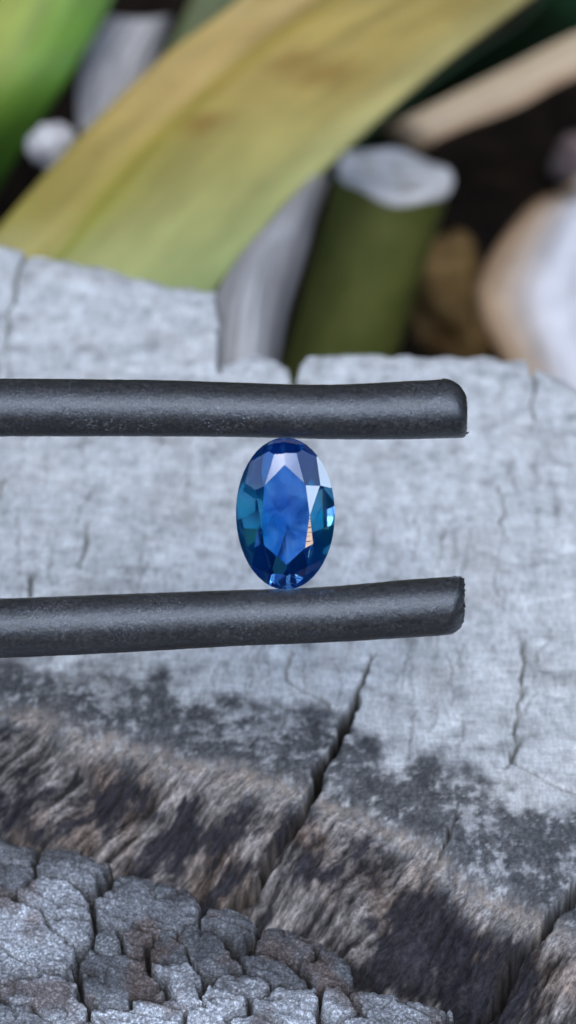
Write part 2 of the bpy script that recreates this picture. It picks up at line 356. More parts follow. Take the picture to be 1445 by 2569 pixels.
def build_bark():
    edge = curve([(-900, 1950), (-200, 2060), (0, 2078), (60, 2086), (92, 2104), (110, 2120), (180, 2125), (262, 2160), (275, 2158), (420, 2196), (480, 2212), (492, 2232), (496, 2285), (502, 2350),
                  (508, 2300), (530, 2275), (610, 2284), (700, 2312), (760, 2335), (830, 2368), (878, 2405), (888, 2425), (874, 2475), (884, 2520), (894, 2478), (980, 2482), (1100, 2515), (1210, 2566), (1500, 2720), (2300, 3100)], ZB)
    st = 0.0085
    xs = np.concatenate([np.linspace(-5, -1.9, 60)[:-1], np.arange(-1.9, 1.6, st), np.linspace(1.6, 5, 60)])
    ys = np.concatenate([np.linspace(-7.0, -5.35, 60)[:-1], np.arange(-5.35, -3.0, st), np.linspace(-3.0, -1.5, 20)])
    X, Y = np.meshgrid(xs, ys, indexing='xy')
    wx = X + 0.035 * noise(X * 4, Y * 4, 101) + 0.022 * noise(X * 13, Y * 13, 102) + 0.010 * noise(X * 37, Y * 37, 108)
    wy = Y + 0.035 * noise(X * 4, Y * 4, 103) + 0.022 * noise(X * 13, Y * 13, 104) + 0.010 * noise(X * 37, Y * 37, 109)
    seeds, grp = [], []
    for g, ps in enumerate(PL):
        for p in ps: q = onz(p[0], p[1], ZB); seeds.append((q.x, q.y)); grp.append(g)
    G = len(PL); D = np.full((G,) + X.shape, 1e9); ea, eb = onz(0, 2078, ZB), onz(1210, 2566, ZB); ev = (eb - ea).normalized()
    for (sx, sy), g in zip(seeds, grp): D[g] = np.minimum(D[g], (((wx - sx) * ev.x + (wy - sy) * ev.y) * 0.75) ** 2 + ((-(wx - sx) * ev.y + (wy - sy) * ev.x) * 1.25) ** 2)
    D = np.sqrt(D); lab = D.argmin(0); Ds = np.partition(D, 1, axis=0); gap = (Ds[1] - Ds[0]) * 0.5
    wid = 0.012 + 0.014 * np.clip(0.5 + fbm(X * 2.5, Y * 2.5, 105, 2) * 1.4, 0, 1.2)
    cr = 1 - sst(0.25, 1.0, gap / wid); shoulder = np.exp(-gap / 0.05)
    ph = np.random.default_rng(3).uniform(-0.03, 0.03, G); tx = np.random.default_rng(4).uniform(-0.10, 0.10, G)
    sx = np.array([np.mean([s[0] for s, g in zip(seeds, grp) if g == k]) for k in range(G)])
    h = ZB + ph[lab] + tx[lab] * (X - sx[lab]) + 0.03 * fbm(X * 2.2, Y * 2.2, 111, 3) + 0.010 * fbm(X * 9, Y * 9, 112, 4, 0.6)
    gr = fbm(X * 26, Y * 26, 113, 3, 0.7); h = h + 0.013 * gr
    al = X * ev.x + Y * ev.y; ac = -X * ev.y + Y * ev.x + 0.05 * noise(X * 2.5, Y * 2.5, 131)
    lam = fbm(al * 3.0, ac * 15, 132, 4, 0.6); h = h + 0.022 * lam
    sp = (1 - sst(0.02, 0.08, np.abs(noise(al * 1.6, ac * 6.5, 133)))) * sst(0.0, 0.3, noise(al * 2.5, ac * 3, 134)); h = h - 0.04 * sp
    # minor cracks
    mc = 1 - sst(0.008, 0.035, np.abs(fbm(wx * 1.7, wy * 2.4, 114, 3)) + 0.05 * (noise(X * 2, Y * 2, 115) > 0.0))
    h = h - 0.02 * mc - 0.20 * cr - 0.006 * shoulder
    e = wy - edge(wx)
    h = h - 0.05 * np.exp(-np.maximum(-e, 0) / 0.06) - 4.0 * sst(0.0, 1.6, np.maximum(e, 0)) - 0.45 * sst(0, 0.08, e)
    front = np.maximum(-5.6 - Y, 0); h = h - front * 2.5
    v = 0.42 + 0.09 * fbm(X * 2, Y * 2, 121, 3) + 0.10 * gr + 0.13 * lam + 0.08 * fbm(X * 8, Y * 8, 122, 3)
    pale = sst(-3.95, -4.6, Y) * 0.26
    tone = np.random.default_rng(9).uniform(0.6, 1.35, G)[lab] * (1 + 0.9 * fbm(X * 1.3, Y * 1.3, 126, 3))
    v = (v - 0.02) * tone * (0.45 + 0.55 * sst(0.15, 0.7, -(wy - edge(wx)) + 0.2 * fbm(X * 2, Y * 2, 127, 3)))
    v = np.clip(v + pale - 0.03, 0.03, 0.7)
    C = v[..., None] * np.array([0.90, 0.98, 1.06])
    C = mixc(C, (0.13, 0.085, 0.065), 0.65 * sst(0.05, 0.35, fbm(X * 3, Y * 3, 123, 3)))
    C = mixc(C, (0.03, 0.025, 0.02), np.clip(cr + 0.6 * mc + 0.7 * sp, 0, 1) * 0.85)
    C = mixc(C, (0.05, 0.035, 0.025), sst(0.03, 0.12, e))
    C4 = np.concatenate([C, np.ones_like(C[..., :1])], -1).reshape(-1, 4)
    P = np.stack([X, Y, h], -1).reshape(-1, 3); ny, nx = X.shape; idx = np.arange(ny * nx).reshape(ny, nx)
    q = np.stack([idx[:-1, :-1], idx[:-1, 1:], idx[1:, 1:], idx[1:, :-1]], -1).reshape(-1, 4)
    keep = h.reshape(-1)[q].min(1) > -4.2; ql = lab[:-1, :-1].reshape(-1)
    ee = e.reshape(-1)[q].mean(1) < 0.45
    for g in range(G):
        mk = (ql == g) & keep & ee
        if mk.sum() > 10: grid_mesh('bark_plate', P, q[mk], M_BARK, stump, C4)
build_bark()

def trunk_body():
    m = NB('old_trunk_wood'); v = m.coord((3, 3, 0.4)); f = m.noise(v, 2, 6)
    m.l(m.ramp(f, [(0.3, (0.03, 0.028, 0.025)), (0.7, (0.16, 0.14, 0.12))]), m.b.inputs['Base Color']); m.bump(f, .6, .1); m.set(Roughness=0.9)
    # a closed ring of the stump's outline below the height field
    out = [(-6.9, -2.4), (-5.0, -4.2), (-2, -5.7), (1.5, -6.0), (4, -6.0), (6.8, -5.2), (7.0, -1), (6.8, 0.2), (3, 1.0), (0.2, 1.2), (-1.2, 2.2), (-4, 3.4), (-6.9, 4.0)]
    N = 96; vs = []; fs = []; cl = len(out)
    for k, (z, g) in enumerate(((-1.9, 0.93), (-5, 0.99), (-9.6, 1.06))):
        for i in range(N):
            u = i / N * cl; a = int(u); b = (a + 1) % cl; fr = u - a
            vs.append(((out[a][0] * (1 - fr) + out[b][0] * fr) * g, (out[a][1] * (1 - fr) + out[b][1] * fr) * g + 0.08 * math.sin(i * 2.1), z))
    for k in range(2):
        for i in range(N): j = (i + 1) % N; fs.append((k * N + i, k * N + j, (k + 1) * N + j, (k + 1) * N + i))
    mesh_obj('trunk', vs, fs, m.m, stump)
trunk_body()

# ------------------------------------------------------------------ tweezers
TG = 11.6                                     # depth of the gem from the camera
PX = TH * TG / 1284.5                         # cm per photo pixel there
def coat_mat():
    m = NB('worn_black_coating'); v = m.coord(); v2 = m.coord((1, 3.5, 3.5))
    f = m.noise(v, 46, 6, 0.75); g = m.noise(v2, 14, 5, 0.7); s = m.noise(v, 75, 3, 0.8); big = m.noise(v, 3, 3)
    c = m.ramp(f, [(0.35, (0.016, 0.016, 0.017)), (0.52, (0.034, 0.035, 0.036)), (0.70, (0.085, 0.085, 0.08))])
    sp = m.ramp(s, [(0.56, 0.0), (0.68, 1.0)]); bm_ = m.ramp(big, [(0.45, 0.0), (0.65, 0.9)])
    spk = m.mix(sp, bm_, 1.0, 'MULTIPLY')
    c = m.mix(c, (0.26, 0.29, 0.32), spk)
    c = m.mix(c, (0.06, 0.045, 0.028), m.ramp(g, [(0.5, 0.0), (0.72, 0.5)]))
    m.l(c, m.b.inputs['Base Color'])
    m.l(m.ramp(g, [(0.3, 0.24), (0.7, 0.42)]), m.b.inputs['Roughness'])
    fine = m.noise(v, 90, 3, 0.8); hh = m.mix(f, fine, 0.45)
    m.bump(hh, 0.55, 0.010); m.set(Specular_IOR_Level=1.0); m.b.inputs['Specular Tint'].default_value = (0.78, 0.9, 1.0, 1)
    return m.m
M_COAT = coat_mat()
gtw = at(-2200, 1300, TG)
tweezers = empty('gem_tweezers', gtw, 'pair of worn black coated prong tweezers gripping the blue gem above the stump', 'tweezers')
def prong(path, xend, rtop, rbot, rag, seed):
    """path: (px, cy, r) list; end rounding by angle"""
    xs = np.array([p[0] for p in path], float); cy = np.array([p[1] for p in path], float); rr = np.array([p[2] for p in path], float)
    N = 72; sxs = np.concatenate([np.linspace(xs[0], -100, 40)[:-1], np.linspace(-100, xend - 62, 420)])
    def smooth(v):
        g = np.linspace(xs[0], xend + 5, 1200); y = np.interp(g, xs, v); k = np.hanning(91); k /= k.sum()
        yp = np.pad(y, 45, mode='edge'); return lambda q: np.interp(q, g, np.convolve(yp, k, 'valid'))
    fc, fr = smooth(cy), smooth(rr)
    vs = []; rings = 0
    ph = np.arange(N) / N * 2 * math.pi
    def ring(xp, rp, cyv, wob):
        nonlocal rings
        for k in range(N):
            xx = xp[k] if hasattr(xp, '__len__') else xp
            r = rp[k] if hasattr(rp, '__len__') else rp
            r = r * (1 + wob[k])
            vs.append(at(xx, cyv - r * math.sin(ph[k]), TG - r * PX * math.cos(ph[k])))
        rings += 1
    for x in sxs:
        wob = 0.008 * fbm(x / 70 + 0 * ph, ph * 1.2, seed + 2, 2) + 0.010 * fbm(x / 22 + 0 * ph, ph * 3.2, seed, 3) + 0.006 * noise(x / 6 + 0 * ph, ph * 11, seed + 5)
        ring(x, fr(x), float(fc(x)), wob)
    Rk = rbot + (rtop - rbot) * np.clip(0.5 + 0.5 * np.sin(ph), 0, 1) ** 1.3
    c0 = float(fc(xend)); r0 = float(fr(xend))
    for a in np.linspace(0, math.pi / 2, 16):
        xp = (xend - Rk) + Rk * math.sin(a)
        xp = np.maximum(xp, xend - 60)
        jag = rag * fbm(ph * 4.5 + 3, a * 2 + 0 * ph, seed + 9, 4, 0.7) * (0.3 + 0.7 * np.sin(a))
        ring(xp + jag, r0 - Rk * (1 - math.cos(a)), c0, 0.012 * fbm(a * 3 + 0 * ph, ph * 3.2, seed, 3))
    for q in (0.85, 0.6, 0.35, 0.12):
        jag = rag * 0.9 * fbm(ph * 3 + 3, q * 4 + 0 * ph, seed + 9, 4)
        ring(xend + 1.5 * (1 - q) + jag, (r0 - Rk) * q, c0, np.zeros(N))
    fs = []
    for i in range(rings - 1):
        for k in range(N): j = (k + 1) % N; fs.append((i * N + k, i * N + j, (i + 1) * N + j, (i + 1) * N + k))
    fs.append([(rings - 1) * N + k for k in range(N)]); fs.append([k for k in range(N)][::-1])
    o = mesh_obj('prong', vs, fs, M_COAT, tweezers)
    return o
p1 = prong([(-2200, 1150, 74), (-900, 1040, 74), (0, 1022, 73), (400, 1024, 71), (600, 1028, 68.5), (760, 1033, 67.5), (860, 1034, 69), (1000, 1030, 73), (1180, 1023, 75)], 1170, 60, 12, 5.0, 3)
p2 = prong([(-2200, 1480, 76), (-900, 1582, 75), (0, 1577, 75), (300, 1564, 74), (600, 1550, 70.5), (740, 1546, 69.5), (860, 1540, 70.5), (1000, 1528, 73), (1170, 1518, 74)], 1161, 9, 42, 16.0, 13)
def tube(name, pts, rads, mat, parent, n=10):
    vs, fs = [], []; pts = [Vector(p) for p in pts]
    for i, p in enumerate(pts):
        d = (pts[min(i + 1, len(pts) - 1)] - pts[max(i - 1, 0)]).normalized(); a = d.orthogonal().normalized(); b = d.cross(a)
        for k in range(n): t = 2 * math.pi * k / n; vs.append(p + (a * math.cos(t) + b * math.sin(t)) * rads[i])
    for i in range(len(pts) - 1):
        for k in range(n): j = (k + 1) % n; fs.append((i * n + k, i * n + j, (i + 1) * n + j, (i + 1) * n + k))
    fs.append(list(range(n))[::-1]); fs.append([(len(pts) - 1) * n + k for k in range(n)])
    return mesh_obj(name, vs, fs, mat, parent)
tube('coating_burr', [at(1140, 1089, TG - 0.02), at(1158, 1090, TG - 0.02), at(1166, 1086, TG - 0.02), at(1172, 1087, TG - 0.02), at(1176, 1084, TG - 0.02)], [6 * PX, 4.5 * PX, 2.6 * PX, 2.6 * PX, 1.6 * PX], M_COAT, tweezers)
tube('coating_burr', [at(1125, 1452, TG - 0.05), at(1143, 1447, TG - 0.05), at(1152, 1450, TG - 0.05), at(1157, 1448, TG - 0.05)], [4 * PX, 2.8 * PX, 2.6 * PX, 1.4 * PX], M_COAT, tweezers)
tube('spring_joint', [at(-2180, 1155, TG), at(-2320, 1170, TG), at(-2420, 1240, TG), at(-2440, 1315, TG), at(-2420, 1390, TG), at(-2320, 1460, TG), at(-2180, 1482, TG)], [73 * PX] * 7, M_COAT, tweezers, 24)

# ------------------------------------------------------------------ gem
gem = empty('sapphire', at(716, 1289, TG), 'small oval faceted blue sapphire held upright between the two black prongs', 'gemstone')
def gem_mat(name, base, trans=1.0, rough=0.0, zone=True):
    m = NB(name)
    if zone:
        v = m.coord(); x = m.n('SeparateXYZ'); m.l(v, x.inputs[0])
        nz = m.noise(v, 6, 3, 0.6)
        ad = m.n('Math', operation='MULTIPLY_ADD'); m.l(nz, ad.inputs[0]); ad.inputs[1].default_value = 0.08; m.l(x.outputs[0], ad.inputs[2])
        r = m.n('MapRange'); m.l(ad.outputs[0], r.inputs[0]); r.inputs[1].default_value = -0.21; r.inputs[2].default_value = 0.29
        c = m.ramp(r.outputs[0], base); m.l(c, m.b.inputs['Base Color'])
    else: m.b.inputs['Base Color'].default_value = (*base, 1)
    m.set(Transmission_Weight=trans, Roughness=rough, IOR=1.77); return m.m
M_TABLE = gem_mat('sapphire_table', (0.10, 0.25, 0.80), 0.90, 0.03, False)
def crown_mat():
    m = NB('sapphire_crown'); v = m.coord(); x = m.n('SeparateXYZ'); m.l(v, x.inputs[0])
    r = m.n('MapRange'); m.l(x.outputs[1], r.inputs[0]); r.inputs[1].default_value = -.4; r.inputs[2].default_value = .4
    e = m.ramp(r.outputs[0], [(0.1, 1.0), (0.36, 0.85), (0.46, 0.1), (0.6, 0.0), (0.72, 0.6), (0.9, 1.0)])  # ends darkened in colour; at the top this paints in dark reflections
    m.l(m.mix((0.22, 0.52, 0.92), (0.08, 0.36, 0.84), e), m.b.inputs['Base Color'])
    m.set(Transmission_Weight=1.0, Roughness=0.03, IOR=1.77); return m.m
M_CROWN = crown_mat()
M_STAR = gem_mat('sapphire_star', (0.25, 0.50, 0.92), 1.0, 0.05, False)
def silk():                              # milky clouds inside the stone
    t_ = M_TABLE.node_tree; b = t_.nodes['Principled BSDF']; c = t_.nodes.new('ShaderNodeTexCoord'); n = t_.nodes.new('ShaderNodeTexNoise')
    n.inputs['Scale'].default_value = 7; n.inputs['Detail'].default_value = 5; n.inputs['Distortion'].default_value = 0.8; t_.links.new(c.outputs['Object'], n.inputs[0])
    for sock, st in (('Base Color', ((0.04, 0.20, 0.78, 1), (0.13, 0.37, 0.90, 1))), ('Transmission Weight', ((0.97,) * 3 + (1,), (0.74,) * 3 + (1,)))):
        r = t_.nodes.new('ShaderNodeValToRGB'); r.color_ramp.elements[0].position = 0.40; r.color_ramp.elements[1].position = 0.64
        r.color_ramp.elements[0].color = st[0]; r.color_ramp.elements[1].color = st[1]; t_.links.new(n.outputs['Fac'], r.inputs[0]); t_.links.new(r.outputs[0], b.inputs[sock])
silk()
for q, cw in ((M_TABLE, 0.0), (M_CROWN, 0.0), (M_STAR, 1.0)):
    q.node_tree.nodes['Principled BSDF'].inputs['Coat Weight'].default_value = cw; q.node_tree.nodes['Principled BSDF'].inputs['Coat IOR'].default_value = 1.8
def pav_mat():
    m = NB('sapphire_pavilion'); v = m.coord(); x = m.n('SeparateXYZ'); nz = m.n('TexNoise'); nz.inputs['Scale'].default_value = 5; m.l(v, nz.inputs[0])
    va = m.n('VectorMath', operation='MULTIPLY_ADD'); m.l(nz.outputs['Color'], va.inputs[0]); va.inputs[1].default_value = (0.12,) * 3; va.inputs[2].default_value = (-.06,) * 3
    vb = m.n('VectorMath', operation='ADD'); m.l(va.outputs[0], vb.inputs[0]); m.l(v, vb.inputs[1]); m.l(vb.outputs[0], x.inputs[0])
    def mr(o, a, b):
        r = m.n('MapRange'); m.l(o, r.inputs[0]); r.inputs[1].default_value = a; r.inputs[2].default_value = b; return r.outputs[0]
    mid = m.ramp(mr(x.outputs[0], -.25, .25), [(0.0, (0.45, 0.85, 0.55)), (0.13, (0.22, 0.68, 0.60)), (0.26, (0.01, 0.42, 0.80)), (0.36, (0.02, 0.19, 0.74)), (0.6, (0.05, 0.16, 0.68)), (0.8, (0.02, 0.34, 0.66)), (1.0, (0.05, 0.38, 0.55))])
    end = m.ramp(mr(x.outputs[1], -.4, .4), [(0.06, 1.0), (0.2, 0.75), (0.36, 0.0), (0.6, 0.0), (0.74, 0.85), (0.95, 1.0)])  # navy ends: dark prongs seen through the stone, painted as colour
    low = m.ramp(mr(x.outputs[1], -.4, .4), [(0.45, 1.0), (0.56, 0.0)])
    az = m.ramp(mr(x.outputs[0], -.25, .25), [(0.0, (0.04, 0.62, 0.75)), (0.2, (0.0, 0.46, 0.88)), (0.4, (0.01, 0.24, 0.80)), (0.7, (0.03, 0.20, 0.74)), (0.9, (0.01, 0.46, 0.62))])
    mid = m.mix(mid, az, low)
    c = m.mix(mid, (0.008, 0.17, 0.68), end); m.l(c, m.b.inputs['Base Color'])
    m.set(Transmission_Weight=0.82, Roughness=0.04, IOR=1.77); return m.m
M_PAV = pav_mat()
M_GIRD = gem_mat('sapphire_girdle', (0.05, 0.20, 0.55), 0.6, 0.35, False)
M_SHEEN = gem_mat('painted_sheen_facet', (0.75, 0.90, 1.0), 0.18, 0.10, False)  # near-white base colour stands in for reflected sky
M_GLINT = gem_mat('painted_glint_facet', (0.95, 0.66, 0.45), 0.08, 0.12, False)  # peach base colour stands in for a warm reflection
def scratch():                           # slanting polish scratches on the painted glint facet
    t_ = M_GLINT.node_tree; c = t_.nodes.new('ShaderNodeTexCoord'); mp = t_.nodes.new('ShaderNodeMapping'); mp.inputs['Rotation'].default_value = (0, 0, R(-52)); mp.inputs['Scale'].default_value = (12, 110, 1)
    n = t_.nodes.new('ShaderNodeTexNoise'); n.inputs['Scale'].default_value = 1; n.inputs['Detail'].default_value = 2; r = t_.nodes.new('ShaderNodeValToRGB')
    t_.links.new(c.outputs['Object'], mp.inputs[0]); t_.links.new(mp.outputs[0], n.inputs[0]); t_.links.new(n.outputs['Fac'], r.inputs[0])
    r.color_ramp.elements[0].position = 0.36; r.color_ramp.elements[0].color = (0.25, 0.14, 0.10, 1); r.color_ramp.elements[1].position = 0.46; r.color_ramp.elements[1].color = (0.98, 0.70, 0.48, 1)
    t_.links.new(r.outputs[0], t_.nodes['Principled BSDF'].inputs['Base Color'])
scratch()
def build_gem():
    A, B = 124 * PX, 192 * PX
    zt, zg = 0.080, 0.006; rt = 0.55
    planes = [((0, 0, 1), (0, 0, zt), 'table_facet')]
    def cone(th, slope, r, z, name, up=1): # plane tilted outward in direction th through (r,z)
        n = (slope * math.cos(th), slope * math.sin(th), up); planes.append((n, (r * math.cos(th), r * math.sin(th), z), name))
    def rtk(k):
        th = k * math.pi / 4; return 0.49 * math.cos(th) ** 2 + (0.63 if math.sin(th) > 0 else 0.69) * math.sin(th) ** 2
    for k in range(8):
        th = k * math.pi / 4; r0, r1 = rtk(k), rtk(k + 1); sm = 0.125 if k == 6 else 0.158
        if k != 2: cone(th, sm, r0, zt, 'crown_facet')
        p0 = np.array([math.cos(th), math.sin(th)]) * r0; p1 = np.array([math.cos(th + math.pi / 4), math.sin(th + math.pi / 4)]) * r1
        en = np.array([(p1 - p0)[1], -(p1 - p0)[0]]); en /= np.linalg.norm(en)
        sl = 0.155 * {1: 0.62, 2: 0.62, 0: 0.72, 7: 0.50}.get(k, 0.55)
        planes.append(((sl * en[0], sl * en[1], 1), (p0[0], p0[1], zt), {7: 'star_stained', 0: 'star_frosted', 1: 'star_top', 2: 'star_top'}.get(k, 'star_facet')))  # star_stained: painted warm reflection; star_frosted: painted sky reflection
        cone(th + math.pi / 16, 0.285, 0.995, zg + 0.001, 'crown_frosted' if k == 1 and False else 'crown_facet'); cone(th - math.pi / 16, 0.225 if k == 1 else 0.285, 0.975 if k == 1 else 0.995, zg + 0.001, 'crown_frosted' if k == 1 else 'crown_facet')  # crown_frosted: sky reflection painted as colour
        tp = th + 0.13
        cone(tp, 0.165 + 0.018 * math.sin(3.1 * k), 1.0, -zg, 'pavilion_facet', -1)
        cone(tp + math.pi / 16, 0.195 + 0.015 * math.sin(5.3 * k), 0.99, -zg, 'pavilion_facet', -1); cone(tp - math.pi / 16, 0.185, 0.99, -zg, 'pavilion_facet', -1)
        cone(th + math.pi / 16, 0.172, 0.99, -zg, 'pavilion_facet', -1); cone(th - math.pi / 16, 0.172, 0.99, -zg, 'pavilion_facet', -1)
    for k in range(48):
        th = 2 * math.pi * k / 48; planes.append(((math.cos(th), math.sin(th), 0), (math.cos(th), math.sin(th), 0), 'girdle'))
    # into ellipse space, tiny tilts so facets are not perfectly regular
    rg = np.random.default_rng(11); Nn, Dd, nm = [], [], []
    for n, p, name in planes:
        p = np.array([p[0] * A, p[1] * B, p[2]]); n = np.array([n[0] / A, n[1] / B, n[2] / 1.0])
        n = n / np.linalg.norm(n)
        if name != 'girdle': n = n + rg.normal(0, 0.055 if name == 'pavilion_facet' else 0.008, 3); n /= np.linalg.norm(n)
        Nn.append(n); Dd.append(n @ p); nm.append(name)
    Nn = np.array(Nn); Dd = np.array(Dd); K = len(Nn)
    I, J, L = [a.ravel() for a in np.meshgrid(range(K), range(K), range(K), indexing='ij')]
    mk = (I < J) & (J < L); T = np.stack([I[mk], J[mk], L[mk]], 1)
    M = Nn[T]; det = np.linalg.det(M); T = T[np.abs(det) > 1e-6]; M = Nn[T]
    V = np.linalg.solve(M, Dd[T][..., None])[..., 0]
    ok = (V @ Nn.T <= Dd + 1e-7).all(1); V = V[ok]
    # merge
    uq = []
    for v in V:
        if not any(np.abs(v - u).max() < 2e-5 for u in uq): uq.append(v)
    V = np.array(uq)
    g = Matrix((RGT, UP, -FWD)).transposed().to_4x4()
    gt = Matrix.Rotation(GEM_TILT[0], 4, 'X') @ Matrix.Rotation(GEM_TILT[1], 4, 'Y') @ Matrix.Rotation(R(0.5), 4, 'Z')
    gem.rotation_euler = (g @ gt).to_euler()
    cnt = {}
    girdv, girdf = [], []
    for k in range(K):
        on = np.where(np.abs(V @ Nn[k] - Dd[k]) < 3e-5)[0]
        if len(on) < 3: continue
        P = V[on]; c = P.mean(0); a = np.cross(Nn[k], [0.3, 0.5, 0.77]); a /= np.linalg.norm(a); b = np.cross(Nn[k], a)
        an = np.arctan2((P - c) @ b, (P - c) @ a); P = P[np.argsort(an)]
        if nm[k] == 'girdle':
            s = len(girdv); girdv += list(P); girdf.append(list(range(s, s + len(P)))); continue
        mat = {'table_facet': M_TABLE, 'pavilion_facet': M_PAV, 'star_stained': M_GLINT, 'star_top': M_STAR, 'star_frosted': M_SHEEN, 'crown_frosted': M_SHEEN}.get(nm[k], M_CROWN)  # stained = painted warm reflection, frosted = painted sky reflection
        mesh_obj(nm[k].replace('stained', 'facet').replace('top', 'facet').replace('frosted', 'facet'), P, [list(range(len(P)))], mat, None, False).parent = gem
    mesh_obj('girdle', np.array(girdv), girdf, M_GIRD, None, False).parent = gem
def inclusions():
    m = NB('pale_inclusion'); m.set(Roughness=0.4); m.b.inputs['Base Color'].default_value = (0.45, 0.72, 0.95, 1)
    def P(px, py, z): return Vector(((px - 716) * PX, (1289 - py) * PX, z))
    def line(pts, z, r):
        q = [P(a, b, z - 0.012 * i) for i, (a, b) in enumerate(pts)]
        o = tube('inclusion', q, [r * (0.5 if i in (0, len(q) - 1) else 1) for i in range(len(q))], m.m, None, 5); o.parent = gem
    line([(691, 1283), (680, 1300), (668, 1318), (659, 1338)], 0.045, 0.0024)
    line([(730, 1440), (742, 1447), (760, 1448)], 0.03, 0.003)
    line([(688, 1450), (697, 1463), (706, 1474)], 0.02, 0.006)
    line([(716, 1460), (732, 1462), (745, 1468)], 0.02, 0.003)
    line([(772, 1395), (776, 1375), (786, 1352)], 0.078, 0.0015)
GEM_TILT = (R(7), R(0))
build_gem(); inclusions()

# ------------------------------------------------------------------ plants behind the stump
def leaf(name, L, Rr, mat, bow=0.3, thick=0.04, label=None, cat='leaf', parent=None, nu=28, nv=60, rib=0.0, group=None):
    """strap between two edges L and Rr, each a list of (px, py, t)"""
    def samp(P, v):
        P = [at(p[0], p[1], bt(p[2])) for p in P]; k = v * (len(P) - 1); i = min(int(k), len(P) - 2); f = k - i
        p0 = P[max(i - 1, 0)]; p1, p2 = P[i], P[i + 1]; p3 = P[min(i + 2, len(P) - 1)]
        return 0.5 * ((2 * p1) + (p2 - p0) * f + (2 * p0 - 5 * p1 + 4 * p2 - p3) * f * f + (3 * p1 - p0 - 3 * p2 + p3) * f ** 3)
    G = []
    for j in range(nv + 1):
        a, b = samp(L, j / nv), samp(Rr, j / nv)
        G.append([a.lerp(b, i / nu) for i in range(nu + 1)])
    nrm = []
    for j in range(nv + 1):
        row = []
        for i in range(nu + 1):
            d1 = G[j][nu] - G[j][0]; d2 = G[min(j + 1, nv)][i] - G[max(j - 1, 0)][i]; n = d1.cross(d2).normalized()
            if n.dot(-FWD) < 0: n = -n
            row.append(n)
        nrm.append(row)
    top, bot, uv = [], [], []
    for j in range(nv + 1):
        for i in range(nu + 1):
            u = i / nu; wd = (G[j][nu] - G[j][0]).length
            hgt = -bow * wd * math.sin(math.pi * u) + rib * math.exp(-((u - 0.28) / 0.04) ** 2) + 0.003 * wd * math.sin(u * 40)
            th = thick * math.sin(math.pi * (0.06 + 0.88 * u))
            top.append(G[j][i] + nrm[j][i] * (hgt + th)); bot.append(G[j][i] + nrm[j][i] * (hgt - th)); uv.append((u, j / nv, 0, 1))
    n = len(top); fs = []; W = nu + 1
    for j in range(nv):
        for i in range(nu):
            a = j * W + i; fs.append((a, a + 1, a + W + 1, a + W)); fs.append((n + a, n + a + W, n + a + W + 1, n + a + 1))
    for j in range(nv):
        for i in (0, nu): a = j * W + i; fs.append((a, a + W, n + a + W, n + a) if i == 0 else (a, n + a, n + a + W, a + W))
    for i in range(nu):
        for j in (0, nv): a = j * W + i; fs.append((a, n + a, n + a + 1, a + 1) if j == 0 else (a, a + 1, n + a + 1, n + a))
    o = mesh_obj(name, top + bot, fs, mat, parent, True, {'across_along': uv + uv})
    bm = bmesh.new(); bm.from_mesh(o.data); bmesh.ops.recalc_face_normals(bm, faces=bm.faces); bm.to_mesh(o.data); bm.free()
    if label: tag(o, label, cat, group)
    return o
def leaf_mat(name, stops, along=None, spots=None, spot_col=(0.10, 0.07, 0.02), streak=0.25, rough=0.5, transl=0.15):
    m = NB(name); a = m.attr('across_along'); x = m.n('SeparateColor'); m.l(a, x.inputs[0])
    c = m.ramp(x.outputs[0], stops)
    if along:
        c2 = m.ramp(x.outputs[0], along[0]); f = m.ramp(x.outputs[1], along[1]); c = m.mix(c, c2, f)
    cm = m.n('CombineXYZ'); m.l(x.outputs[0], cm.inputs[0]); m.l(x.outputs[1], cm.inputs[1])
    mp = m.n('Mapping'); mp.inputs['Scale'].default_value = (26, 1.6, 1); m.l(cm.outputs[0], mp.inputs[0])
    s = m.noise(mp.outputs[0], 1, 4, 0.6); k = m.ramp(s, [(0.3, 1 - streak * .7), (0.7, 1 + streak * .7)])
    c = m.mix(c, k, 1.0, 'MULTIPLY')
    b = m.noise(cm.outputs[0], 5, 4, 0.6); c = m.mix(c, m.ramp(b, [(0.35, 0.8), (0.65, 1.12)]), 1.0, 'MULTIPLY')
    for (u, v, r) in (spots or []):
        d = m.n('VectorMath', operation='DISTANCE'); mp2 = m.n('Mapping'); mp2.inputs['Scale'].default_value = (1, 2.4, 1); m.l(cm.outputs[0], mp2.inputs[0])
        ds = m.n('Mix', data_type='VECTOR'); 
        m.l(mp2.outputs[0], d.inputs[0]); d.inputs[1].default_value = (u, v * 2.4, 0)
        nn = m.n('Math', operation='MULTIPLY_ADD'); m.l(b, nn.inputs[0]); nn.inputs[1].default_value = 0.12; m.l(d.outputs['Value'], nn.inputs[2])
        f = m.ramp(nn.outputs[0], [(0.06 + r * 0.5, 0.6), (0.07 + r * 2.0, 0.0)]); c = m.mix(c, spot_col, f)
    m.l(c, m.b.inputs['Base Color']); m.bump(s, 0.3, 0.03)
    m.set(Roughness=rough, Specular_IOR_Level=0.4)
    if transl:
        m.set(Subsurface_Weight=transl, Subsurface_Scale=0.1)
    return m.m

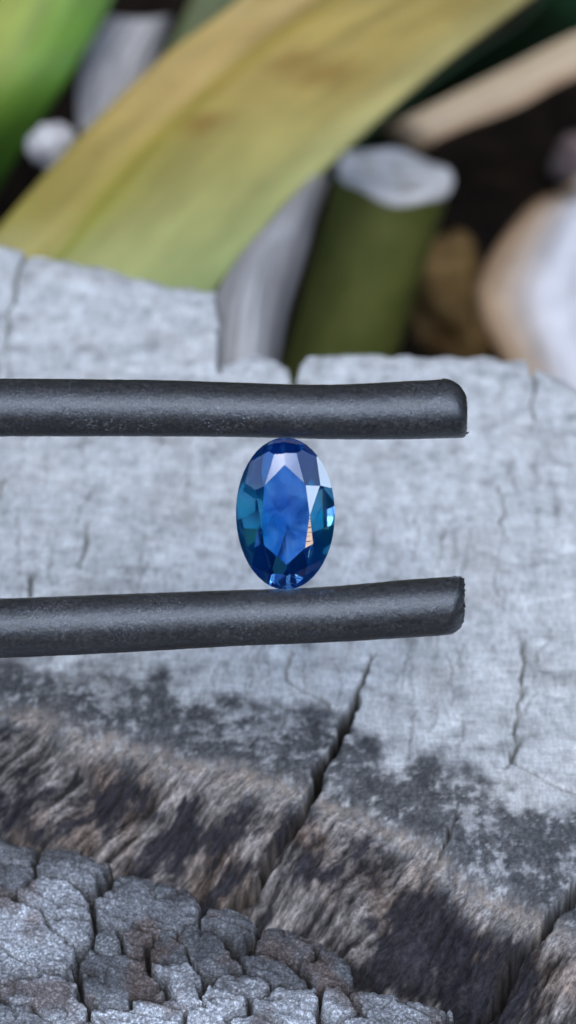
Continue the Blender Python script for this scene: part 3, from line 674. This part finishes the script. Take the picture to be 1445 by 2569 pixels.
M_YEL = leaf_mat('yellowing_leaf', [(0.0, (0.44, 0.32, 0.10)), (0.22, (0.48, 0.345, 0.12)), (0.30, (0.30, 0.228, 0.039)), (0.36, (0.41, 0.31, 0.085)), (0.8, (0.42, 0.325, 0.095)), (0.97, (0.46, 0.41, 0.16))],
                 ([(0.0, (0.22, 0.228, 0.033)), (0.26, (0.34, 0.314, 0.066)), (0.32, (0.20, 0.237, 0.033)), (0.5, (0.33, 0.36, 0.12)), (1.0, (0.34, 0.43, 0.17))], [(0.5, 0.0), (0.95, 1.0)]),
                 [(0.47, 0.43, 0.05), (0.64, 0.47, 0.07), (0.40, 0.60, 0.05), (0.35, 0.13, 0.03)], (0.20, 0.11, 0.02), 0.05)
leaf('strap_leaf', [(900, -260, 21), (610, -10, 21), (400, 150, 20.8), (200, 342, 20.5), (0, 566, 20), (-170, 770, 20)],
     [(1620, -210, 22.5), (1340, -8, 22), (1130, 150, 21.5), (920, 330, 21), (690, 555, 20.5), (480, 800, 20)], M_YEL, -0.05, 0.05,
     'broad yellowing strap leaf with brown spots slanting down behind the left of the stump', rib=-0.05)
M_GRN = leaf_mat('bright_green_leaf', [(0.0, (0.20, 0.30, 0.020)), (0.35, (0.30, 0.36, 0.035)), (0.7, (0.16, 0.30, 0.035)), (1.0, (0.08, 0.20, 0.025))],
                 ([(0.0, (0.02, 0.05, 0.006)), (1.0, (0.03, 0.09, 0.010))], [(0.5, 0.0), (0.85, 1.0)]), None, streak=0.2)
leaf('strap_leaf', [(-20, -220, 25), (-120, 0, 25), (-200, 200, 25), (-260, 420, 25), (-330, 660, 26)],
     [(360, -200, 25), (285, -10, 25), (185, 175, 25), (60, 370, 25.5), (-60, 560, 26)], M_GRN, 0.12, 0.05,
     'bright green leaf filling the top left corner behind the yellowing leaf')
M_DKG = leaf_mat('dark_green_leaf', [(0.0, (0.02, 0.06, 0.025)), (0.5, (0.025, 0.08, 0.03)), (1.0, (0.012, 0.03, 0.015))], None, None, streak=0.2)
leaf('strap_leaf', [(1420, -190, 26), (1340, 20, 26), (1180, 140, 26), (1010, 260, 26), (860, 390, 26)],
     [(1720, -60, 27), (1560, 60, 27), (1330, 150, 27), (1130, 260, 27), (900, 420, 27)], M_DKG, 0.1, 0.05,
     'dark green leaf in the top right corner above the dry beige leaf')
M_OLV = leaf_mat('olive_leaf', [(0.0, (0.10, 0.13, 0.03)), (1.0, (0.05, 0.08, 0.02))], None, None)
leaf('strap_leaf', [(540, -160, 27), (480, 0, 27), (420, 120, 27), (330, 260, 27)],
     [(700, -160, 27), (600, 0, 27), (500, 120, 27), (380, 280, 27)], M_OLV, 0.1, 0.04,
     'narrow olive leaf at the top edge left of the yellowing leaf')
M_DRY = leaf_mat('dry_leaf', [(0.0, (0.58, 0.45, 0.28)), (0.5, (0.62, 0.50, 0.34)), (1.0, (0.36, 0.24, 0.14))], None, None, streak=0.15, rough=0.7)
leaf('dry_leaf', [(1700, -20, 25), (1445, 82, 25), (1280, 165, 25), (1130, 240, 25), (1010, 300, 25), (960, 330, 25.2)],
     [(1700, 120, 25), (1445, 195, 25), (1300, 270, 25), (1180, 315, 25), (1100, 350, 25), (1050, 385, 25.2)], M_DRY, 0.18, 0.05,
     'dry beige leaf slanting from the right edge down to the cut stem')
M_GREY = leaf_mat('grey_fibres', [(0.0, (0.40, 0.40, 0.39)), (0.45, (0.48, 0.48, 0.48)), (0.75, (0.30, 0.30, 0.30)), (1.0, (0.12, 0.12, 0.12))], None, None, streak=0.5, rough=0.8, transl=0)
leaf('wood_splinter', [(850, 370, 22.5), (800, 425, 21.8), (700, 530, 19.2), (590, 660, 18.4), (520, 800, 17.6), (500, 990, 17)],
     [(865, 385, 22.5), (838, 430, 21.8), (800, 530, 19.4), (765, 660, 18.6), (722, 800, 18), (690, 990, 17.4)], M_GREY, -0.12, 0.08,
     'grey fibrous wood splinter standing between the stump and the cut green stem', 'splinter')
M_WHT = leaf_mat('papery_white', [(0.0, (0.6, 0.6, 0.6)), (0.5, (0.82, 0.80, 0.77)), (1.0, (0.5, 0.48, 0.46))], None, None, streak=0.9, rough=0.8, transl=0)
leaf('dry_husk', [(275, 40, 26), (225, 110, 26), (200, 190, 26), (195, 260, 26), (200, 330, 26)],
     [(430, 40, 26.4), (410, 110, 26.4), (380, 190, 26.4), (310, 270, 26.4), (240, 340, 26.4)], M_WHT, -0.22, 0.06,
     'papery pale grey husk in the gap above the yellowing leaf', 'husk')

def blob(name, px, py, t, rx, ry, rz, mat, seed, label, cat, sub=4, amp=0.18):
    bm = bmesh.new(); bmesh.ops.create_icosphere(bm, subdivisions=sub, radius=1)
    kf = bt(t) / t; rx, ry, rz = rx * kf, ry * kf, rz * kf
    c = at(px, py, bt(t)); g = Matrix((RGT, UP, -FWD)).transposed()
    co = np.array([v.co[:] for v in bm.verts]); n = 1 + amp * fbm(co[:, 0] * 1.3 + seed, co[:, 1] * 1.3 + co[:, 2], seed, 4)
    for v, k in zip(bm.verts, n): v.co = g @ Vector((v.co.x * rx * k, v.co.y * ry * k, v.co.z * rz * k))
    for f in bm.faces: f.smooth = True
    me = bpy.data.meshes.new(name); bm.to_mesh(me); bm.free(); me.materials.append(mat)
    o = bpy.data.objects.new(name, me); col.objects.link(o); o.location = c; return tag(o, label, cat)
def stone_mat(name, a, b, c, s=1.2):
    m = NB(name); v = m.coord(); f = m.noise(v, s, 5, 0.6, 0.8)
    m.l(m.ramp(f, [(0.32, a), (0.5, b), (0.68, c)]), m.b.inputs['Base Color']); m.bump(f, .5, .1); m.set(Roughness=0.95, Specular_IOR_Level=0.1); return m.m
def band_mat():
    m = NB('pale_banded_stone'); v = m.coord(); x = m.n('SeparateXYZ'); m.l(v, x.inputs[0]); f = m.noise(v, 1.2, 4)
    a = m.n('Math', operation='MULTIPLY_ADD'); m.l(f, a.inputs[0]); a.inputs[1].default_value = 0.35; m.l(x.outputs[0], a.inputs[2])
    r = m.n('MapRange'); m.l(a.outputs[0], r.inputs[0]); r.inputs[1].default_value = -0.8; r.inputs[2].default_value = 0.7
    m.l(m.ramp(r.outputs[0], [(0.05, (0.16, 0.10, 0.05)), (0.3, (0.50, 0.37, 0.24)), (0.45, (0.55, 0.47, 0.40)), (0.62, (0.72, 0.72, 0.74))]), m.b.inputs['Base Color'])
    m.bump(f, .4, .1); m.set(Roughness=0.95, Specular_IOR_Level=0.1); return m.m
M_ST1 = band_mat()
M_ST2 = stone_mat('white_stone', (0.5, 0.5, 0.5), (0.7, 0.7, 0.7), (0.78, 0.78, 0.78))
M_ST3 = stone_mat('brown_stone', (0.07, 0.04, 0.018), (0.20, 0.13, 0.05), (0.28, 0.19, 0.08))
M_ST4 = stone_mat('rosy_stone', (0.22, 0.15, 0.14), (0.36, 0.27, 0.26), (0.45, 0.40, 0.40))
S = TH / 1284.5
blob('stone', 132, 366, 22, 56 * S * 22, 60 * S * 22, 0.35, M_ST2, 3, 'small round white stone left of the yellowing leaf', 'stone', amp=.5)
M_HSK = leaf_mat('curled_husk', [(0.0, (0.10, 0.06, 0.03)), (0.05, (0.40, 0.28, 0.17)), (0.12, (0.52, 0.42, 0.32)), (0.18, (0.50, 0.46, 0.43)), (0.28, (0.74, 0.77, 0.82)), (1.0, (0.6, 0.6, 0.62))], None, None, streak=0.3, rough=0.9, transl=0)
leaf('dry_husk', [(1440, 470, 23), (1350, 498, 23), (1285, 560, 23), (1225, 645, 23), (1192, 725, 23), (1205, 800, 23), (1250, 885, 23), (1300, 980, 23), (1340, 1080, 23)],
     [(1560, 420, 24), (1640, 520, 24), (1700, 640, 24), (1720, 760, 24), (1700, 860, 24), (1660, 960, 24), (1600, 1060, 24)], M_HSK, -0.07, 0.06,
     'pale curled husk with a tan edge at the right edge behind the stump', 'husk')
blob('stone', 1130, 800, 26, 150 * S * 26, 190 * S * 26, 1.5, M_ST3, 5, 'brown stone low between the cut stem and the pale curled husk', 'stone', amp=.45)
blob('stone', 1450, 410, 27, 65 * S * 27, 75 * S * 27, .9, M_ST4, 9, 'rosy grey stone at the right edge above the pale curled husk', 'stone')

# cut stem
def cut_stem():
    m = NB('green_stem_skin'); v = m.coord((1, 1, 1)); f = m.noise(v, 1.5, 4)
    m.l(m.ramp(f, [(0.3, (0.085, 0.11, 0.022)), (0.7, (0.19, 0.20, 0.05))]), m.b.inputs['Base Color']); m.set(Roughness=0.45)
    m2 = NB('white_cut_pith'); v = m2.coord(); f = m2.noise(v, 3, 5)
    m2.l(m2.ramp(f, [(0.3, (0.60, 0.55, 0.45)), (0.5, (0.88, 0.88, 0.86)), (0.8, (0.92, 0.92, 0.92))]), m2.b.inputs['Base Color']); m2.set(Roughness=0.7)
    t = bt(23.0); top = at(992, 440, t); bot = at(830, 980, bt(23.6)); d = (bot - top).normalized()
    base = bot + d * 6
    st = empty('cut_stem', base, 'thick green plant stem cut flat with a white rim, right of the grey splinter', 'stem')
    ax = -d; ux = (RGT - ax * RGT.dot(ax)).normalized(); uy = ax.cross(ux)
    cn = (-FWD * 0.52 + UP * 0.85 + RGT * 0.16).normalized()
    N = 64; vs = []; fs = []; Rr = 142 * S * t
    L = (base - top).length; K = 24
    for k in range(K + 1):
        s = k / K
        for i in range(N):
            a = 2 * math.pi * i / N; rr = Rr * (1 + 0.03 * math.sin(3 * a) - 0.10 * s)
            p = top + d * (L * s) + (ux * math.cos(a) + uy * math.sin(a)) * rr
            if k < 8:
                off = ux * math.cos(a) * rr + uy * math.sin(a) * rr
                p = p + ax * (-(off.dot(cn)) / ax.dot(cn)) * (1 - k / 8)
            vs.append(p)
    for k in range(K):
        for i in range(N): j = (i + 1) % N; fs.append((k * N + i, k * N + j, (k + 1) * N + j, (k + 1) * N + i))
    mesh_obj('stem_skin', vs, fs, m.m, st)
    m.m.use_fake_user = False
    vs = []; fs = []; prof = [(1.01, -0.06), (1.03, 0.01), (0.98, 0.06), (0.86, 0.07), (0.6, 0.03), (0.3, 0.04), (0.02, 0.04)]
    for r, z in prof:
        for i in range(N):
            a = 2 * math.pi * i / N
            off = (ux * math.cos(a) + uy * math.sin(a)) * Rr * r * (1 + 0.03 * math.sin(3 * a))
            vs.append(top + off + ax * (-(off.dot(cn)) / ax.dot(cn)) + ax * (z + 0.03 * math.sin(a * 5)))
    for k in range(len(prof) - 1):
        for i in range(N): j = (i + 1) % N; fs.append((k * N + i, (k + 1) * N + i, (k + 1) * N + j, k * N + j))
    mesh_obj('cut_end', vs, fs, m2.m, st)
cut_stem()

# dark shrubbery closing the view behind; unseen ring and canopy added to block sky
def shrubbery():
    m = NB('shrub_leaves'); v = m.coord(); f = m.noise(v, 0.3, 3)
    m.l(m.ramp(f, [(0.35, (0.012, 0.03, 0.010)), (0.65, (0.03, 0.06, 0.02))]), m.b.inputs['Base Color']); m.set(Roughness=0.7)
    rg = np.random.default_rng(21); n = 32000
    th = rg.uniform(-1.5, 1.5, n); rad = rg.uniform(45, 75, n) ; z = rg.uniform(-9, 130, n)
    th2 = rg.uniform(1.5, 2 * math.pi - 1.5, n); m2 = rg.random(n) < 0.42  # low unseen ring round the camera, added to darken the gem's reflections
    th = np.where(m2, th2, th); z = np.where(m2, rg.uniform(-9, 26, n), z)
    rad = rad - np.maximum(z - 30, 0) * 0.33  # leans in overhead out of view, shaped to darken gem and prong reflections
    c = np.stack([np.sin(th) * rad, np.cos(th) * rad - 8, z], 1)
    a = rg.normal(size=(n, 3)); a /= np.linalg.norm(a, axis=1)[:, None]; b = np.cross(a, rg.normal(size=(n, 3))); b /= np.linalg.norm(b, axis=1)[:, None]
    L = rg.uniform(2.5, 5, n)[:, None]; W = L * 0.36
    V = np.stack([c - a * L, c + b * W, c + a * L, c - b * W], 1).reshape(-1, 3)
    q = np.arange(n * 4).reshape(n, 4)
    o = grid_mesh('shrubbery', V, q, m.m)
    tag(o, 'dense dark green shrubbery in deep shade behind everything, plus an unseen ring and canopy added to block sky', 'shrubbery', kind='stuff')
shrubbery()
